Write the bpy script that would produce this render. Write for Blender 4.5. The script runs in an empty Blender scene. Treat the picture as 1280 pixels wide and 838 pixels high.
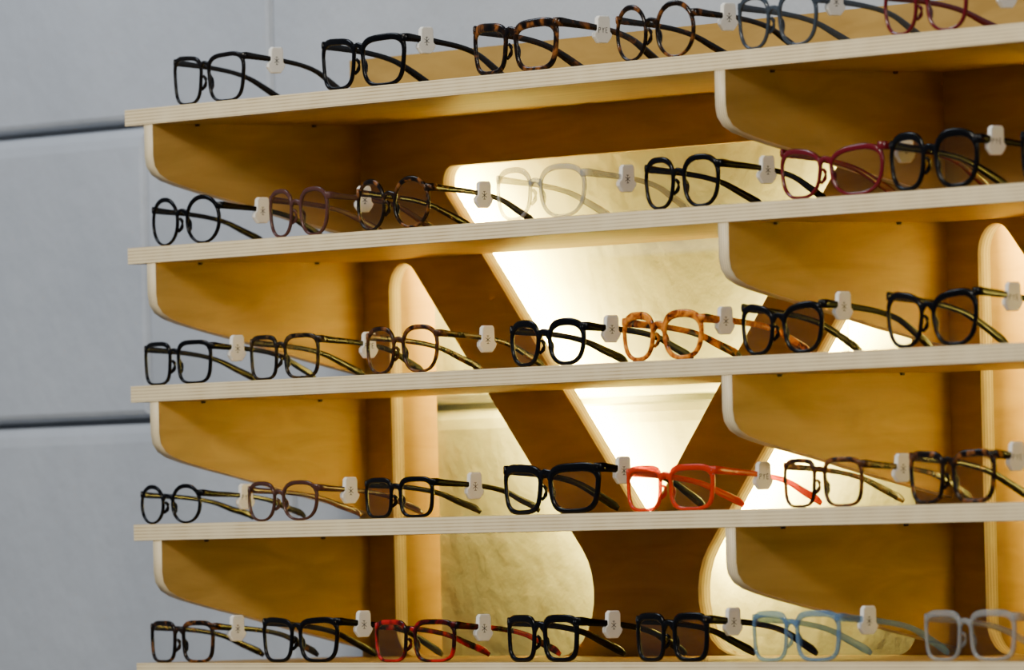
import bpy, bmesh, math, random
from mathutils import Vector, Matrix
random.seed(4)
S=0.00092; Z0=1.95
P=165.0; T=19.4; D=294.0; WALL=360.0; BAY=1181.0; XEND=2446.0
def W3(x,y,z): return Vector((x*S,y*S,z*S+Z0))
col=bpy.context.scene.collection
# ---------------- materials ----------------
def newmat(name):
    m=bpy.data.materials.new(name); m.use_nodes=True
    nt=m.node_tree; b=nt.nodes['Principled BSDF']; return m,nt,b
def setv(b,**k):
    for a,v in k.items():
        a=a.replace('_',' ')
        if a in b.inputs: b.inputs[a].default_value=v
def ramp(nt,stops,interp='LINEAR'):
    r=nt.nodes.new('ShaderNodeValToRGB'); r.color_ramp.interpolation=interp
    e=r.color_ramp.elements
    while len(e)<len(stops): e.new(0.5)
    for i,(p,c) in enumerate(stops): e[i].position=p; e[i].color=(*c,1)
    return r
def coords(nt,scale=(1,1,1),out='Object'):
    t=nt.nodes.new('ShaderNodeTexCoord'); mp=nt.nodes.new('ShaderNodeMapping')
    mp.inputs['Scale'].default_value=scale; nt.links.new(t.outputs[out],mp.inputs['Vector']); return mp
def ply_face(name,scale,c1,c2):
    m,nt,b=newmat(name); mp=coords(nt,scale)
    n=nt.nodes.new('ShaderNodeTexNoise'); n.inputs['Scale'].default_value=6; n.inputs['Detail'].default_value=7; n.inputs['Distortion'].default_value=0.9
    nt.links.new(mp.outputs[0],n.inputs['Vector'])
    r=ramp(nt,[(0.3,c1),(0.7,c2)]); nt.links.new(n.outputs['Fac'],r.inputs[0]); nt.links.new(r.outputs[0],b.inputs['Base Color'])
    setv(b,Roughness=0.45); b.inputs['Specular IOR Level'].default_value=0.3
    return m
def ply_edge(name,axis):
    m,nt,b=newmat(name); t=nt.nodes.new('ShaderNodeTexCoord'); s=nt.nodes.new('ShaderNodeSeparateXYZ')
    nt.links.new(t.outputs['Object'],s.inputs[0])
    mu=nt.nodes.new('ShaderNodeMath'); mu.operation='MULTIPLY'; mu.inputs[1].default_value=1/(T*S/5.0)
    nt.links.new(s.outputs[axis],mu.inputs[0])
    fr=nt.nodes.new('ShaderNodeMath'); fr.operation='FRACT'; nt.links.new(mu.outputs[0],fr.inputs[0])
    r=ramp(nt,[(0.0,(0.84,0.69,0.42)),(0.50,(0.80,0.64,0.37)),(0.62,(0.34,0.20,0.07)),(0.85,(0.42,0.26,0.10)),(0.95,(0.84,0.69,0.42))])
    nt.links.new(fr.outputs[0],r.inputs[0])
    n=nt.nodes.new('ShaderNodeTexNoise'); n.inputs['Scale'].default_value=25; nt.links.new(t.outputs['Object'],n.inputs['Vector'])
    mx=nt.nodes.new('ShaderNodeMixRGB'); mx.inputs[2].default_value=(0.90,0.77,0.50,1)
    m2=nt.nodes.new('ShaderNodeMath'); m2.operation='MULTIPLY'; m2.inputs[1].default_value=1.0; nt.links.new(n.outputs['Fac'],m2.inputs[0])
    nt.links.new(m2.outputs[0],mx.inputs[0]); nt.links.new(r.outputs[0],mx.inputs[1]); nt.links.new(mx.outputs[0],b.inputs['Base Color'])
    setv(b,Roughness=0.5); return m
WC1=(0.335,0.200,0.046); WC2=(0.455,0.285,0.075)
F_shelf=ply_face('birch_ply_shelf',(1.2,9,1),WC1,WC2)
F_brk=ply_face('birch_ply_bracket',(1,1.5,6),WC1,WC2)
F_back=ply_face('birch_ply_back',(1.2,1,7),WC1,WC2)
E=[ply_edge('ply_edge_x',0),ply_edge('ply_edge_y',1),ply_edge('ply_edge_z',2)]
def simple(name,c,rough=0.4,metal=0,**k):
    m,nt,b=newmat(name); setv(b,Roughness=rough,Metallic=metal); b.inputs['Base Color'].default_value=(*c,1)
    for a,v in k.items():
        if a=='Specular_IOR_Level': b.inputs['Specular IOR Level'].default_value=v
    return m
screw_m=simple('dark_screw',(0.03,0.025,0.02),0.4,0.6)
metal_m=simple('rivet_metal',(0.7,0.7,0.7),0.25,1)
housing_m=simple('led_housing',(0.7,0.7,0.7),0.4)
tag_m=simple('tag_white_plastic',(0.95,0.94,0.90),0.35)
ink_m=simple('tag_ink',(0.03,0.03,0.03),0.6)
def trans(name,c,tw=0.6,rough=0.1,tc=None):
    m,nt,b=newmat(name); setv(b,Roughness=rough); b.inputs['Base Color'].default_value=(*c,1)
    o=nt.nodes['Material Output']; mx=nt.nodes.new('ShaderNodeMixShader'); t=nt.nodes.new('ShaderNodeBsdfTransparent')
    tc=tc or tuple(min(1,x**0.45) for x in c); t.inputs[0].default_value=(*tc,1)
    mx.inputs[0].default_value=tw; nt.links.new(b.outputs[0],mx.inputs[1]); nt.links.new(t.outputs[0],mx.inputs[2]); nt.links.new(mx.outputs[0],o.inputs[0]); return m
def tort(name,dark,light,amber,scale=60,pos=(0.42,0.55,0.68)):
    m,nt,b=newmat(name); mp=coords(nt)
    n=nt.nodes.new('ShaderNodeTexNoise'); n.inputs['Scale'].default_value=scale; n.inputs['Detail'].default_value=3; n.inputs['Distortion'].default_value=1.0
    nt.links.new(mp.outputs[0],n.inputs['Vector'])
    r=ramp(nt,[(pos[0],dark),(pos[1],light),(pos[2],amber)]); nt.links.new(n.outputs['Fac'],r.inputs[0]); nt.links.new(r.outputs[0],b.inputs['Base Color'])
    setv(b,Roughness=0.2); b.inputs['Specular IOR Level'].default_value=0.25; return m
M={}
M['black']=simple('acetate_black',(0.002,0.002,0.003),0.2,Specular_IOR_Level=0.20)
M['blackbrown']=simple('acetate_black_brown',(0.006,0.005,0.005),0.2,Specular_IOR_Level=0.20)
M['olive']=tort('acetate_dark_olive',(0.004,0.003,0.003),(0.015,0.010,0.005),(0.07,0.04,0.015))
M['dtort']=tort('acetate_dark_tortoise',(0.003,0.002,0.002),(0.016,0.007,0.003),(0.26,0.09,0.02),pos=(0.42,0.56,0.74))
M['mtort']=tort('acetate_brown_tortoise',(0.010,0.005,0.003),(0.05,0.018,0.007),(0.22,0.08,0.022),pos=(0.40,0.54,0.74))
M['amber']=tort('acetate_amber_tortoise',(0.02,0.005,0.002),(0.34,0.07,0.006),(0.74,0.25,0.02),scale=75,pos=(0.37,0.46,0.62))
M['rose']=trans('acetate_rose_brown',(0.12,0.05,0.045),0.35)
M['rosebrown']=trans('acetate_clear_brown',(0.09,0.035,0.025),0.28)
M['clear']=trans('acetate_clear',(0.46,0.47,0.48),0.62,0.05,(0.80,0.80,0.80))
M['greyblue']=trans('acetate_smoke_blue',(0.07,0.09,0.12),0.42)
M['lblue']=trans('acetate_light_blue',(0.18,0.31,0.50),0.58,0.06,(0.60,0.73,0.87))
M['dred']=simple('acetate_dark_red',(0.12,0.004,0.010),0.18)
M['red']=tort('acetate_red_black',(0.006,0.002,0.002),(0.06,0.003,0.003),(0.45,0.010,0.010),scale=35,pos=(0.40,0.48,0.58))
M['orange']=trans('acetate_translucent_red',(0.58,0.035,0.006),0.25,0.1,(0.95,0.25,0.08))
def lens_material():
    m=bpy.data.materials.new('demo_lens'); m.use_nodes=True; nt=m.node_tree; nt.nodes.clear()
    o=nt.nodes.new('ShaderNodeOutputMaterial'); mx=nt.nodes.new('ShaderNodeMixShader'); t=nt.nodes.new('ShaderNodeBsdfTransparent'); g=nt.nodes.new('ShaderNodeBsdfGlossy')
    t.inputs[0].default_value=(0.99,0.99,0.99,1); g.inputs['Roughness'].default_value=0.02
    f=nt.nodes.new('ShaderNodeFresnel'); f.inputs[0].default_value=1.45
    nt.links.new(f.outputs[0],mx.inputs[0]); nt.links.new(t.outputs[0],mx.inputs[1]); nt.links.new(g.outputs[0],mx.inputs[2]); nt.links.new(mx.outputs[0],o.inputs[0]); return m
lens_m=lens_material()
def wall_material():
    m,nt,b=newmat('painted_block_wall'); mp=coords(nt)
    n=nt.nodes.new('ShaderNodeTexNoise'); n.inputs['Scale'].default_value=3; n.inputs['Detail'].default_value=5
    nt.links.new(mp.outputs[0],n.inputs['Vector'])
    r=ramp(nt,[(0.3,(0.42,0.455,0.52)),(0.7,(0.50,0.535,0.60))]); nt.links.new(n.outputs['Fac'],r.inputs[0]); nt.links.new(r.outputs[0],b.inputs['Base Color'])
    n2=nt.nodes.new('ShaderNodeTexNoise'); n2.inputs['Scale'].default_value=26; n2.inputs['Detail'].default_value=6
    nt.links.new(mp.outputs[0],n2.inputs['Vector'])
    bp=nt.nodes.new('ShaderNodeBump'); bp.inputs['Strength'].default_value=0.55; bp.inputs['Distance'].default_value=0.005
    nt.links.new(n2.outputs['Fac'],bp.inputs['Height']); nt.links.new(bp.outputs[0],b.inputs['Normal']); setv(b,Roughness=0.6); return m
wall_m=wall_material()
floor_m=simple('concrete_floor',(0.22,0.21,0.20),0.5)
# ---------------- mesh helpers ----------------
def mkobj(name,verts,faces,mats,parent=None,smooth=False,idx=None,world=True,loc=None):
    me=bpy.data.meshes.new(name); vv=[W3(*v) if world else Vector(v)*S for v in verts]
    me.from_pydata(vv,[],faces); 
    for m in mats: me.materials.append(m)
    bm=bmesh.new(); bm.from_mesh(me); bmesh.ops.recalc_face_normals(bm,faces=bm.faces); bm.to_mesh(me); bm.free()
    for i,p in enumerate(me.polygons):
        p.use_smooth=smooth
        if idx: p.material_index=idx[i]
    o=bpy.data.objects.new(name,me); col.objects.link(o)
    if loc is not None: o.location=loc
    if parent: o.parent=parent
    return o
def mat_by_normal(o,thin_axis,face_mat):
    me=o.data; me.materials.clear(); me.materials.append(face_mat); me.materials.append(E[thin_axis])
    for p in me.polygons: p.material_index=0 if abs(p.normal[thin_axis])>0.7 else 1
def bevel(o,w=0.6,seg=2):
    b=o.modifiers.new('bevel','BEVEL'); b.width=w*S; b.segments=seg; b.limit_method='ANGLE'; b.angle_limit=math.radians(50)
def box(name,x0,x1,y0,y1,z0,z1,mats,parent=None):
    v=[(x,y,z) for x in(x0,x1) for y in(y0,y1) for z in(z0,z1)]
    f=[(0,1,3,2),(4,6,7,5),(0,4,5,1),(2,3,7,6),(0,2,6,4),(1,5,7,3)]
    return mkobj(name,v,f,mats,parent)
def round_poly(pts,rad,n=10):
    out=[]; N=len(pts)
    for i in range(N):
        p=Vector(pts[i]); a=Vector(pts[i-1]); c=Vector(pts[(i+1)%N]); r=rad[i]
        if r<=0: out.append(tuple(p)); continue
        u=(a-p).normalized(); w=(c-p).normalized(); ang=u.angle(w); d=r/math.tan(ang/2)
        cen=p+(u+w).normalized()*(r/math.sin(ang/2)); s=p+u*d; e=p+w*d
        a0=math.atan2(s.y-cen.y,s.x-cen.x); a1=math.atan2(e.y-cen.y,e.x-cen.x); da=(a1-a0+math.pi)%(2*math.pi)-math.pi
        for k in range(n+1):
            t=a0+da*k/n; out.append((cen.x+r*math.cos(t),cen.y+r*math.sin(t)))
    return out
def plate(name,loops,thin,c0,c1,mats_face,parent=None):
    cu=bpy.data.curves.new(name,'CURVE'); cu.dimensions='2D'; cu.fill_mode='BOTH'; cu.extrude=0.5
    for L in loops:
        s=cu.splines.new('POLY'); s.points.add(len(L)-1)
        for i,(a,b) in enumerate(L): s.points[i].co=(a/100,b/100,0,1)
        s.use_cyclic_u=True
    tmp=bpy.data.objects.new('tmp',cu); col.objects.link(tmp); bpy.context.view_layer.update()
    dg=bpy.context.evaluated_depsgraph_get(); me=bpy.data.meshes.new_from_object(tmp.evaluated_get(dg))
    bpy.data.objects.remove(tmp); bpy.data.curves.remove(cu)
    for v in me.vertices:
        a,b,t=v.co.x*100,v.co.y*100,c0+(c1-c0)*(v.co.z+0.5)
        v.co=W3(*({0:(t,a,b),1:(a,t,b),2:(a,b,t)}[thin]))
    bm=bmesh.new(); bm.from_mesh(me); bmesh.ops.remove_doubles(bm,verts=bm.verts,dist=1e-6); bmesh.ops.recalc_face_normals(bm,faces=bm.faces); bm.to_mesh(me); bm.free()
    me.name=name; o=bpy.data.objects.new(name,me); col.objects.link(o)
    if parent: o.parent=parent
    mat_by_normal(o,thin,mats_face); return o
# ---------------- room ----------------
floor=box('floor',-4500,9000,-8000,WALL+200,-Z0/S-60,-Z0/S,[floor_m])
v=[];f=[]
def addbox(x0,x1,y0,y1,z0,z1):
    n=len(v)
    def ring(y,s,bt,tp): v.extend([(x0+s,y,z0+bt),(x1-s,y,z0+bt),(x1-s,y,z1-tp),(x0+s,y,z1-tp)])
    ring(y1,0,0,0); ring(y0+14,0,0,0); ring(y0+7,2,2,3); ring(y0+2.5,5,5,12); ring(y0,10,10,24)
    for L in range(4):
        for k in range(4):
            a=n+L*4+k; b=n+L*4+(k+1)%4; f.append((a,b,b+4,a+4))
    f.append((n+16,n+17,n+18,n+19))
j=7
zbase=13-375*6
for r in range(0,10):
    z0=zbase+375*r; off={0:-240,1:-545,2:-210}[(r%3)]
    off={6:-240,5:-545,4:-210,7:-700}.get(r,off)
    z0c=max(z0+j/2,-Z0/S)
    for k in range(-3,3):
        x0=off+1500*k; addbox(x0+1,x0+1500-1,WALL,WALL+40,z0c,z0+375-j/2)
n=len(v); X0,X1=-4400,4200
v.extend([(X0,WALL+34,-Z0/S),(X1,WALL+34,-Z0/S),(X1,WALL+34,1500),(X0,WALL+34,1500),(X0,WALL+120,-Z0/S),(X1,WALL+120,-Z0/S),(X1,WALL+120,1500),(X0,WALL+120,1500)])
f+= [(n,n+1,n+2,n+3),(n+4,n+7,n+6,n+5),(n,n+3,n+7,n+4),(n+1,n+5,n+6,n+2),(n+3,n+2,n+6,n+7),(n,n+4,n+5,n+1)]
mkobj('wall_back',v,f,[wall_m],smooth=False)
# ---------------- shelf unit ----------------
unit=bpy.data.objects.new('plywood_display_shelving',None); col.objects.link(unit); unit.location=W3(0,0,0)
bpy.context.view_layer.update()
def adopt(o): 
    o.parent=unit; o.matrix_parent_inverse=unit.matrix_world.inverted()
for i in range(5):
    o=box('shelf_board_%d'%(i+1),0,XEND,0,D,-i*P-T,-i*P,[F_shelf]); mat_by_normal(o,2,F_shelf); bevel(o); adopt(o)
prof=[(1,0),(1,-38),(3,-50),(10,-60),(22,-67),(40,-73),(70,-81),(120,-93),(200,-114),(292,-136),(D,-138),(D,0)]
brx=[42,1223,2404-0]
n=0
for i in range(5):
    for bx in brx:
        n+=1; zt=-i*P-T
        o=plate('bracket_%d'%n,[[(a,b+zt) for a,b in prof]],0,bx,bx+T,F_brk); adopt(o)
        vs=[];fs=[]
        for yy in (60,225):
            k=len(vs); 
            for q in range(8):
                an=q*math.pi/4; vs.append((bx+T+6+3.2*math.cos(an),yy+3.2*math.sin(an),zt)); 
            for q in range(8):
                an=q*math.pi/4; vs.append((bx+T+6+2.6*math.cos(an),yy+2.6*math.sin(an),zt-3))
            for q in range(8): fs.append((k+q,k+(q+1)%8,k+8+(q+1)%8,k+8+q))
            fs.append(tuple(range(k+8,k+16)))
        o=mkobj('screws_%d'%n,vs,fs,[screw_m]); adopt(o)
loops=[[(42,60),(XEND-23,60),(XEND-23,-800),(42,-800)]]
for b in (0,BAY):
    c=645+b; Lx=117+b
    zt=-357+(335-117)/1.02
    A=[(Lx,zt),(335+b+(660-357)*1.02,-660),(Lx,-660)]
    loops.append(round_poly(A,[33,72,40]))
    loops.append(round_poly([(2*c-x,z) for x,z in A],[33,72,40]))
    loops.append(round_poly([(c-432,-77),(c+432,-77),(c,-510)],[20,20,32]))
o=plate('back_panel',loops,1,D,D+17,F_back); adopt(o)
rb=0
for x in (117-T-0, 1298-T, 2424-T-60):
    rb+=1; o=box('return_board_%d'%rb,x,x+T,D+17,WALL,-800,-60,[F_brk]); mat_by_normal(o,0,F_brk); adopt(o)
o=box('return_board_4',42,XEND-23,D+17,WALL,-60,-40,[F_shelf]); mat_by_normal(o,2,F_shelf); adopt(o)
def led(x0,z0,x1,z1,power,idx,colr=(1.0,0.72,0.12)):
    a=W3(x0,D+26,z0); b=W3(x1,D+26,z1); L=(b-a).length; mid=(a+b)/2
    ld=bpy.data.lights.new('led_strip_%d'%idx,'AREA'); ld.shape='RECTANGLE'; ld.size=L; ld.size_y=0.018; ld.energy=power; ld.color=colr
    lo=bpy.data.objects.new('led_strip_%d'%idx,ld); col.objects.link(lo)
    xa=(b-a).normalized(); za=Vector((0,-1,0)); ya=za.cross(xa)
    lo.matrix_world=Matrix.Translation(mid)@Matrix((xa,ya,za)).transposed().to_4x4()
    lo.parent=unit; lo.matrix_parent_inverse=unit.matrix_world.inverted()
    d=Vector((x1-x0,z1-z0)).normalized(); nrm=Vector((-d.y,d.x))*12
    q=[(x0+nrm.x,z0+nrm.y),(x0-nrm.x,z0-nrm.y),(x1-nrm.x,z1-nrm.y),(x1+nrm.x,z1+nrm.y)]
    vs=[(p[0],D+17,p[1]) for p in q]+[(p[0],D+25,p[1]) for p in q]
    h=mkobj('led_housing_%d'%idx,vs,[(0,1,2,3),(4,5,6,7),(0,1,5,4),(1,2,6,5),(2,3,7,6),(3,0,4,7)],[housing_m]); adopt(h)
k=0
for b in (0,BAY):
    c=645+b
    k+=1; led(c-475,-100,c-75,-520,36,k)
    k+=1; led(c+475,-100,c+75,-520,36,k)
# ---------------- eyeglasses ----------------
def catmull(pts,n=5):
    out=[]
    P_=[Vector(p) for p in pts]; Q=[2*P_[0]-P_[1]]+P_+[2*P_[-1]-P_[-2]]
    for i in range(1,len(Q)-2):
        for k in range(n):
            t=k/n; a,b,c,d=Q[i-1],Q[i],Q[i+1],Q[i+2]
            out.append(0.5*((2*b)+(c-a)*t+(2*a-5*b+4*c-d)*t*t+(3*b-a-3*c+d)*t**3))
    out.append(P_[-1]); return out
def outline(style,t):
    n={'square':3.7,'way':3.5,'round':2.15,'panto':2.6,'cat':2.7}[style]
    c,s=math.cos(t),math.sin(t)
    x=math.copysign(abs(c)**(2/n),c); z=math.copysign(abs(s)**(2/n),s)
    if style=='square': x*=1+0.06*z
    elif style=='way': x*=1+0.10*z; z+=0.06*max(0,x)*max(0,z)-0.05*max(0,-x)*max(0,z)
    elif style=='panto': x*=1+0.09*z
    elif style=='cat': x*=1+0.12*z; z+=0.14*max(0,x)*max(0,z)-0.12*max(0,-x)*max(0,z)
    return x,z
def glasses(xl,xr,shelf,H,style,mat,th,tagY,tagtxt=0,y0=14,rivet=False,tmat=None):
    Wd=xr-xl; cx0=(xl+xr)/2; zs=-shelf*P
    th0=th; th=th*0.76
    gap={'round':18,'panto':17,'square':16,'way':15,'cat':17}[style]; end=3.5
    a=(Wd/2-end-gap/2)/2; b=H/2; cxe=gap/2+a
    if style in('way','cat'): b=H/2/1.03
    dep=3.6
    v=[];f=[]
    wrap=lambda x,y,z:(x,y+0.0010*x*x,z)
    N=64; sec=[(0,-.22),(.18,-.5),(.82,-.5),(1,-.22),(1,.22),(.82,.5),(.18,.5),(0,.22)]
    tt=th*1.45; tb=th*0.78
    lv=[];lf=[]
    for sg in (-1,1):
        base=len(v); lb=len(lv); lv.append(wrap(sg*cxe,0,b))
        for i in range(N):
            t=2*math.pi*i/N; ox,oz=outline(style,t)
            O=(ox*a,oz*b); s_=math.sin(t); zt_=tb+(tt-tb)*(0.5+0.5*max(-1,min(1,s_*2)))
            I=(ox*(a-th),oz*(b-zt_))
            for s,d in sec:
                x=I[0]+(O[0]-I[0])*s; z=I[1]+(O[1]-I[1])*s
                v.append(wrap(sg*(cxe+x),d*dep,b+z))
            lv.append(wrap(sg*(cxe+I[0]*1.02),0,b+I[1]*1.02))
        for i in range(N):
            for k in range(8):
                f.append((base+i*8+k,base+i*8+(k+1)%8,base+((i+1)%N)*8+(k+1)%8,base+((i+1)%N)*8+k))
            lf.append((lb,lb+1+i,lb+1+(i+1)%N))
    def sweep(path,hts,ths,w=True):
        pts=[Vector(p) for p in path]; base=len(v); m=len(pts)
        for i,p in enumerate(pts):
            tg=(pts[min(i+1,m-1)]-pts[max(i-1,0)]).normalized(); Nn=tg.cross(Vector((0,0,1))).normalized(); B=Nn.cross(tg)
            h=hts[i]/2; tk=ths[i]/2
            for (u_,w_) in [(-1,-.6),(-.6,-1),(.6,-1),(1,-.6),(1,.6),(.6,1),(-.6,1),(-1,.6)]:
                q=p+Nn*(u_*tk)+B*(w_*h); v.append(tuple(q))
        for i in range(m-1):
            for k in range(8): f.append((base+i*8+k,base+i*8+(k+1)%8,base+(i+1)*8+(k+1)%8,base+(i+1)*8+k))
        f.append(tuple(base+k for k in range(8))[::-1]); f.append(tuple(base+(m-1)*8+k for k in range(8)))
    def lerp(ar,n): 
        out=[]
        for i in range(n):
            t=i/(n-1)*(len(ar)-1); k=min(int(t),len(ar)-2); out.append(ar[k]+(ar[k+1]-ar[k])*(t-k))
        return out
    zb=H*{'round':.66,'panto':.68,'square':.74,'way':.76,'cat':.70}[style]; hb=max(3.8,th*1.15)
    br=catmull([(-gap/2-2.0,0.2,zb-1),(-gap/4,-0.4,zb+2.0),(0,-0.6,zb+2.8),(gap/4,-0.4,zb+2.0),(gap/2+2.0,0.2,zb-1)],4)
    sweep(br,lerp([hb*1.7,hb,hb*.95,hb,hb*1.7],len(br)),[3.6]*len(br))
    for sg in(-1,1):
        npd=catmull([(sg*(gap/2+0.5),2,H*.56),(sg*(gap/2-1),5,H*.48),(sg*(gap/2+1.5),5.5,H*.36),(sg*(gap/2+4),2,H*.27)],3)
        sweep(npd,lerp([3,4.5,4.5,3],len(npd)),lerp([2.4,2.6,2.6,2],len(npd)))
    zh=H*{'round':.76,'panto':.80,'square':.85,'way':.87,'cat':.92}[style]; yw=0.001*(Wd/2)**2
    htp=6+th0*0.5
    for sg in(-1,1):
        xo=Wd/2-2.0
        pth=catmull([(sg*(cxe+a*0.86),yw*0.7,zh),(sg*(xo-3),yw*.85,zh),(sg*xo,yw+3,zh),(sg*xo,yw+16,zh-1.5),(sg*(xo-.5),55,zh*.90),(sg*(xo-2),85,zh*.80),(sg*(xo-4),108,zh*.66),(sg*(xo-7),128,zh*.42+1),(sg*(xo-10),148,10),(sg*(xo-11),156,4.5)],4)
        m=len(pth); sweep(pth,lerp([htp*1.0,htp*1.0,htp,htp*.85,htp*.68,htp*.64,htp*.68,htp*.85,htp*.95,htp*.55],m),lerp([3.8,3.8,3.8,3.4,3.2,3.0,3.0,3.0,2.8,2.2],m))
    zmin=min(q[2] for q in v); v2=[(x,y,z-zmin) for x,y,z in v]
    me_loc=W3(cx0,y0,zs+0.05)
    o=mkobj('eyeglasses',v2,f,[mat],smooth=True,world=False,loc=me_loc)
    ln=mkobj('lenses',[(x,y,z-zmin) for x,y,z in lv],lf,[lens_m],smooth=True,world=False); ln.parent=o
    if rivet:
        vs=[];fs=[]
        for sg in(-1,1):
            k=len(vs); xc=sg*(Wd/2-7); yc=0.001*xc*xc-dep/2-0.4; zc=zh-zmin
            pts=[(-2.4,-.8),(2.4,-.8),(2.4,.8),(-2.4,.8)]
            vs+= [(xc+p,yc,zc+q) for p,q in pts]+[(xc+p,yc+3,zc+q) for p,q in pts]
            fs+=[(k,k+1,k+2,k+3),(k,k+1,k+5,k+4),(k+1,k+2,k+6,k+5),(k+2,k+3,k+7,k+6),(k+3,k,k+4,k+7)]
        r=mkobj('rivets',vs,fs,[metal_m],world=False); r.parent=o
    if tagY:
        ty=tagY-y0; xt=Wd/2-2.2-1.0
        ts=[(16,zh),(55,zh*.90),(85,zh*.80),(108,zh*.66)]
        zc=zh
        for (y1,z1),(y2,z2) in zip(ts,ts[1:]):
            if y1<=ty<=y2: zc=z1+(z2-z1)*(ty-y1)/(y2-y1)
        zc-=zmin+1
        zc=max(zc,17); g=0.88
        pr=[(-8,15),(-5,18),(9,18),(11,14),(11,-2),(14.5,-6),(12,-11),(7,-17),(-7,-17),(-13,-9),(-13,-4),(-9,0)]
        pr=[(p*g,q*g) for p,q in pr]
        vs=[(xt-3.4,ty+p,zc+q) for p,q in pr]+[(xt+3.4,ty+p,zc+q) for p,q in pr]; L=len(pr)
        fs=[tuple(range(L)),tuple(range(L,2*L))]+[(i,(i+1)%L,L+(i+1)%L,L+i) for i in range(L)]
        tg=mkobj('tag',vs,fs,[tag_m],world=False); tg.parent=o; bevel(tg,1.2,2)
        vs=[];fs=[]
        def stroke(y1,z1,y2,z2,w=0.7):
            y1,z1,y2,z2=[q*.8 for q in(y1,z1,y2,z2)]
            k=len(vs); d=Vector((y2-y1,z2-z1)).normalized(); nn=Vector((-d.y,d.x))*w/2; X=xt+3.5
            for (yy,zz,s) in((y1,z1,1),(y1,z1,-1),(y2,z2,-1),(y2,z2,1)): vs.append((X,ty+yy+nn.x*s,zc+zz+nn.y*s))
            fs.append((k,k+1,k+2,k+3))
        if tagtxt==0:
            stroke(0,-6,0,5); stroke(-4,2.5,4,-3.5); stroke(4,2.5,-4,-3.5); stroke(-2,5,2,5); stroke(-2,-6,2,-6)
        else:
            for kx,chs in enumerate(('P','Y','E')):
                x0=-8+kx*6; 
                if chs=='P': stroke(x0,-4,x0,3);stroke(x0,3,x0+3,3);stroke(x0+3,3,x0+3,0);stroke(x0,0,x0+3,0)
                if chs=='Y': stroke(x0+1.5,-4,x0+1.5,0);stroke(x0+1.5,0,x0,3);stroke(x0+1.5,0,x0+3.5,3)
                if chs=='E': stroke(x0,-4,x0,3);stroke(x0,3,x0+3,3);stroke(x0,-.5,x0+2.6,-.5);stroke(x0,-4,x0+3,-4)
        mk=mkobj('tag_print',vs,fs,[ink_m],world=False); mk.parent=o
    return o
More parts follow.
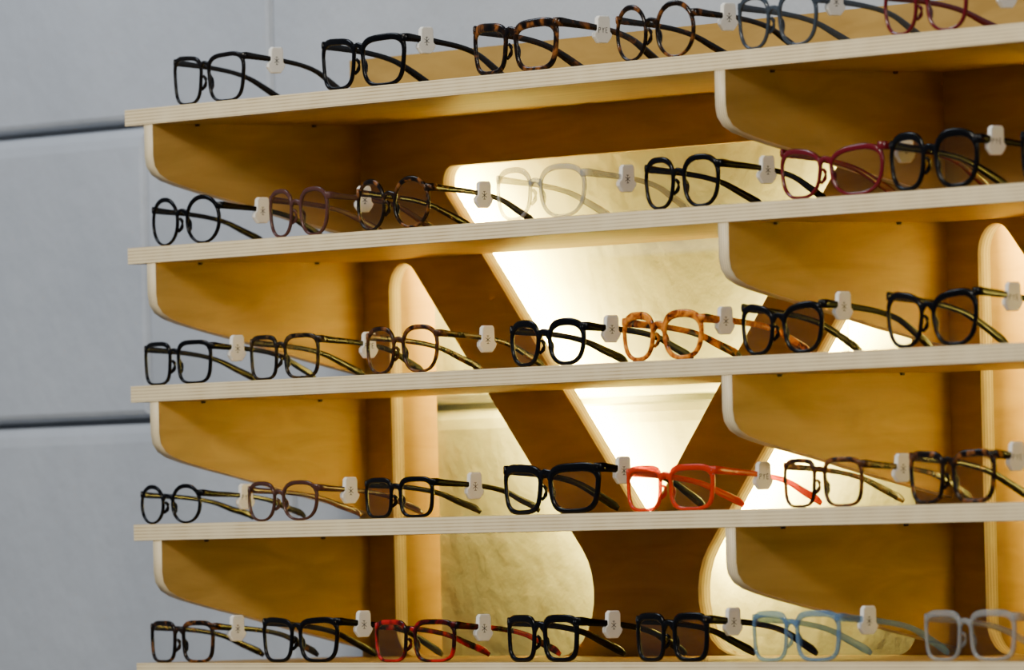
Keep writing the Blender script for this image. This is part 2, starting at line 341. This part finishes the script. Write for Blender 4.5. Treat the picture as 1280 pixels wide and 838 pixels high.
rows=[
[(80,242,60,'way','blackbrown',5,63,0),(404,585,62,'way','black',7,49,0),(722,897,61,'way','dtort',9,80,1),(1008,1165,63,'round','dtort',5.5,63,0),(1242,1394,60,'panto','greyblue',5.5,42,0),(1509,1662,54,'panto','dred',5.5,70,0)],
[(24,182,58,'round','black',5,77,0),(288,421,57,'panto','rose',5,66,0),(474,632,60,'round','dtort',5.5,92,0),(761,944,60,'panto','clear',6,76,0),(1058,1206,58,'panto','black',6,81,0),(1310,1503,56,'cat','dred',6,50,0),(1512,1675,63,'panto','black',8,41,1),(1742,1905,58,'square','black',7,50,0)],
[(-0,156,52,'square','black',5,54,0),(237,392,53,'square','olive',5,87,1),(488,643,55,'panto','mtort',5,85,0),(785,940,53,'panto','black',8,53,0),(1007,1167,55,'panto','amber',8,48,0),(1235,1391,57,'cat','black',7,45,0),(1500,1666,61,'cat','black',7,65,1)],
[(-14,127,47,'round','black',4.5,80,1),(225,382,47,'panto','rosebrown',4.5,63,0),(479,627,47,'square','black',5.5,74,0),(761,957,58,'way','black',9,53,0),(1007,1180,51,'square','orange',6.5,85,1),(1307,1457,53,'square','mtort',5,70,0),(1535,1691,58,'way','dtort',7,46,1)],
[(2,149,50,'square','dtort',5.5,50,0),(250,418,54,'way','black',6.5,54,0),(491,663,49,'square','red',5.5,58,0),(767,914,53,'square','black',8,64,0),(1022,1166,54,'square','black',7.5,50,0),(1241,1408,55,'square','lblue',6.5,56,0),(1554,1719,54,'square','clear',6.5,60,0)]]
for i,row in enumerate(rows):
    for (xl,xr,H,st,mt,th,ty,tx) in row:
        glasses(xl,xr,i,H,st,M[mt],th,ty,tx,rivet=mt in('dtort','black','orange') and th>6.2)
# ---------------- lights ----------------
w=bpy.data.worlds.new('world'); bpy.context.scene.world=w; w.use_nodes=True
w.node_tree.nodes['Background'].inputs[0].default_value=(0.78,0.87,1.0,1); w.node_tree.nodes['Background'].inputs[1].default_value=0.10
def area(name,loc,target,sx,sy,power,c):
    l=bpy.data.lights.new(name,'AREA'); l.shape='RECTANGLE'; l.size=sx; l.size_y=sy; l.energy=power; l.color=c
    o=bpy.data.objects.new(name,l); col.objects.link(o); o.location=loc
    o.rotation_euler=(Vector(target)-Vector(loc)).to_track_quat('-Z','Y').to_euler(); return o
area('ceiling_softlight',(0.9,-2.9,3.4),(0.8,0.1,1.6),1.1,0.6,98,(1,0.94,0.80))
area('track_light',(4.2,-2.6,3.0),(0.9,0.1,1.6),0.5,0.5,42,(1,0.96,0.86))
area('wall_fill_light',(-0.8,-0.9,3.4),(-0.1,0.33,2.2),0.8,0.8,20,(0.76,0.86,1.0))  # added cool fill, aimed to brighten the upper wall; no window there
# ---------------- camera ----------------
th,ph,ro=0.98002,0.0217,-0.02264
F=11432.0; C=W3(9313.63,-5696.9,-515.57)
fw=Vector((-math.sin(th)*math.cos(ph),math.cos(th)*math.cos(ph),math.sin(ph)))
r=Vector((math.cos(th),math.sin(th),0)); u=r.cross(fw)
r2=r*math.cos(ro)+u*math.sin(ro); u2=-r*math.sin(ro)+u*math.cos(ro)
cam=bpy.data.cameras.new('camera'); cam.sensor_width=36; cam.lens=F*36/1280; cam.clip_end=100
co=bpy.data.objects.new('camera',cam); col.objects.link(co)
co.matrix_world=Matrix.Translation(C)@Matrix((r2,u2,-fw)).transposed().to_4x4()
cam.dof.use_dof=True; cam.dof.focus_distance=(W3(700,15,-300)-C).dot(fw); cam.dof.aperture_fstop=9
bpy.context.scene.camera=co
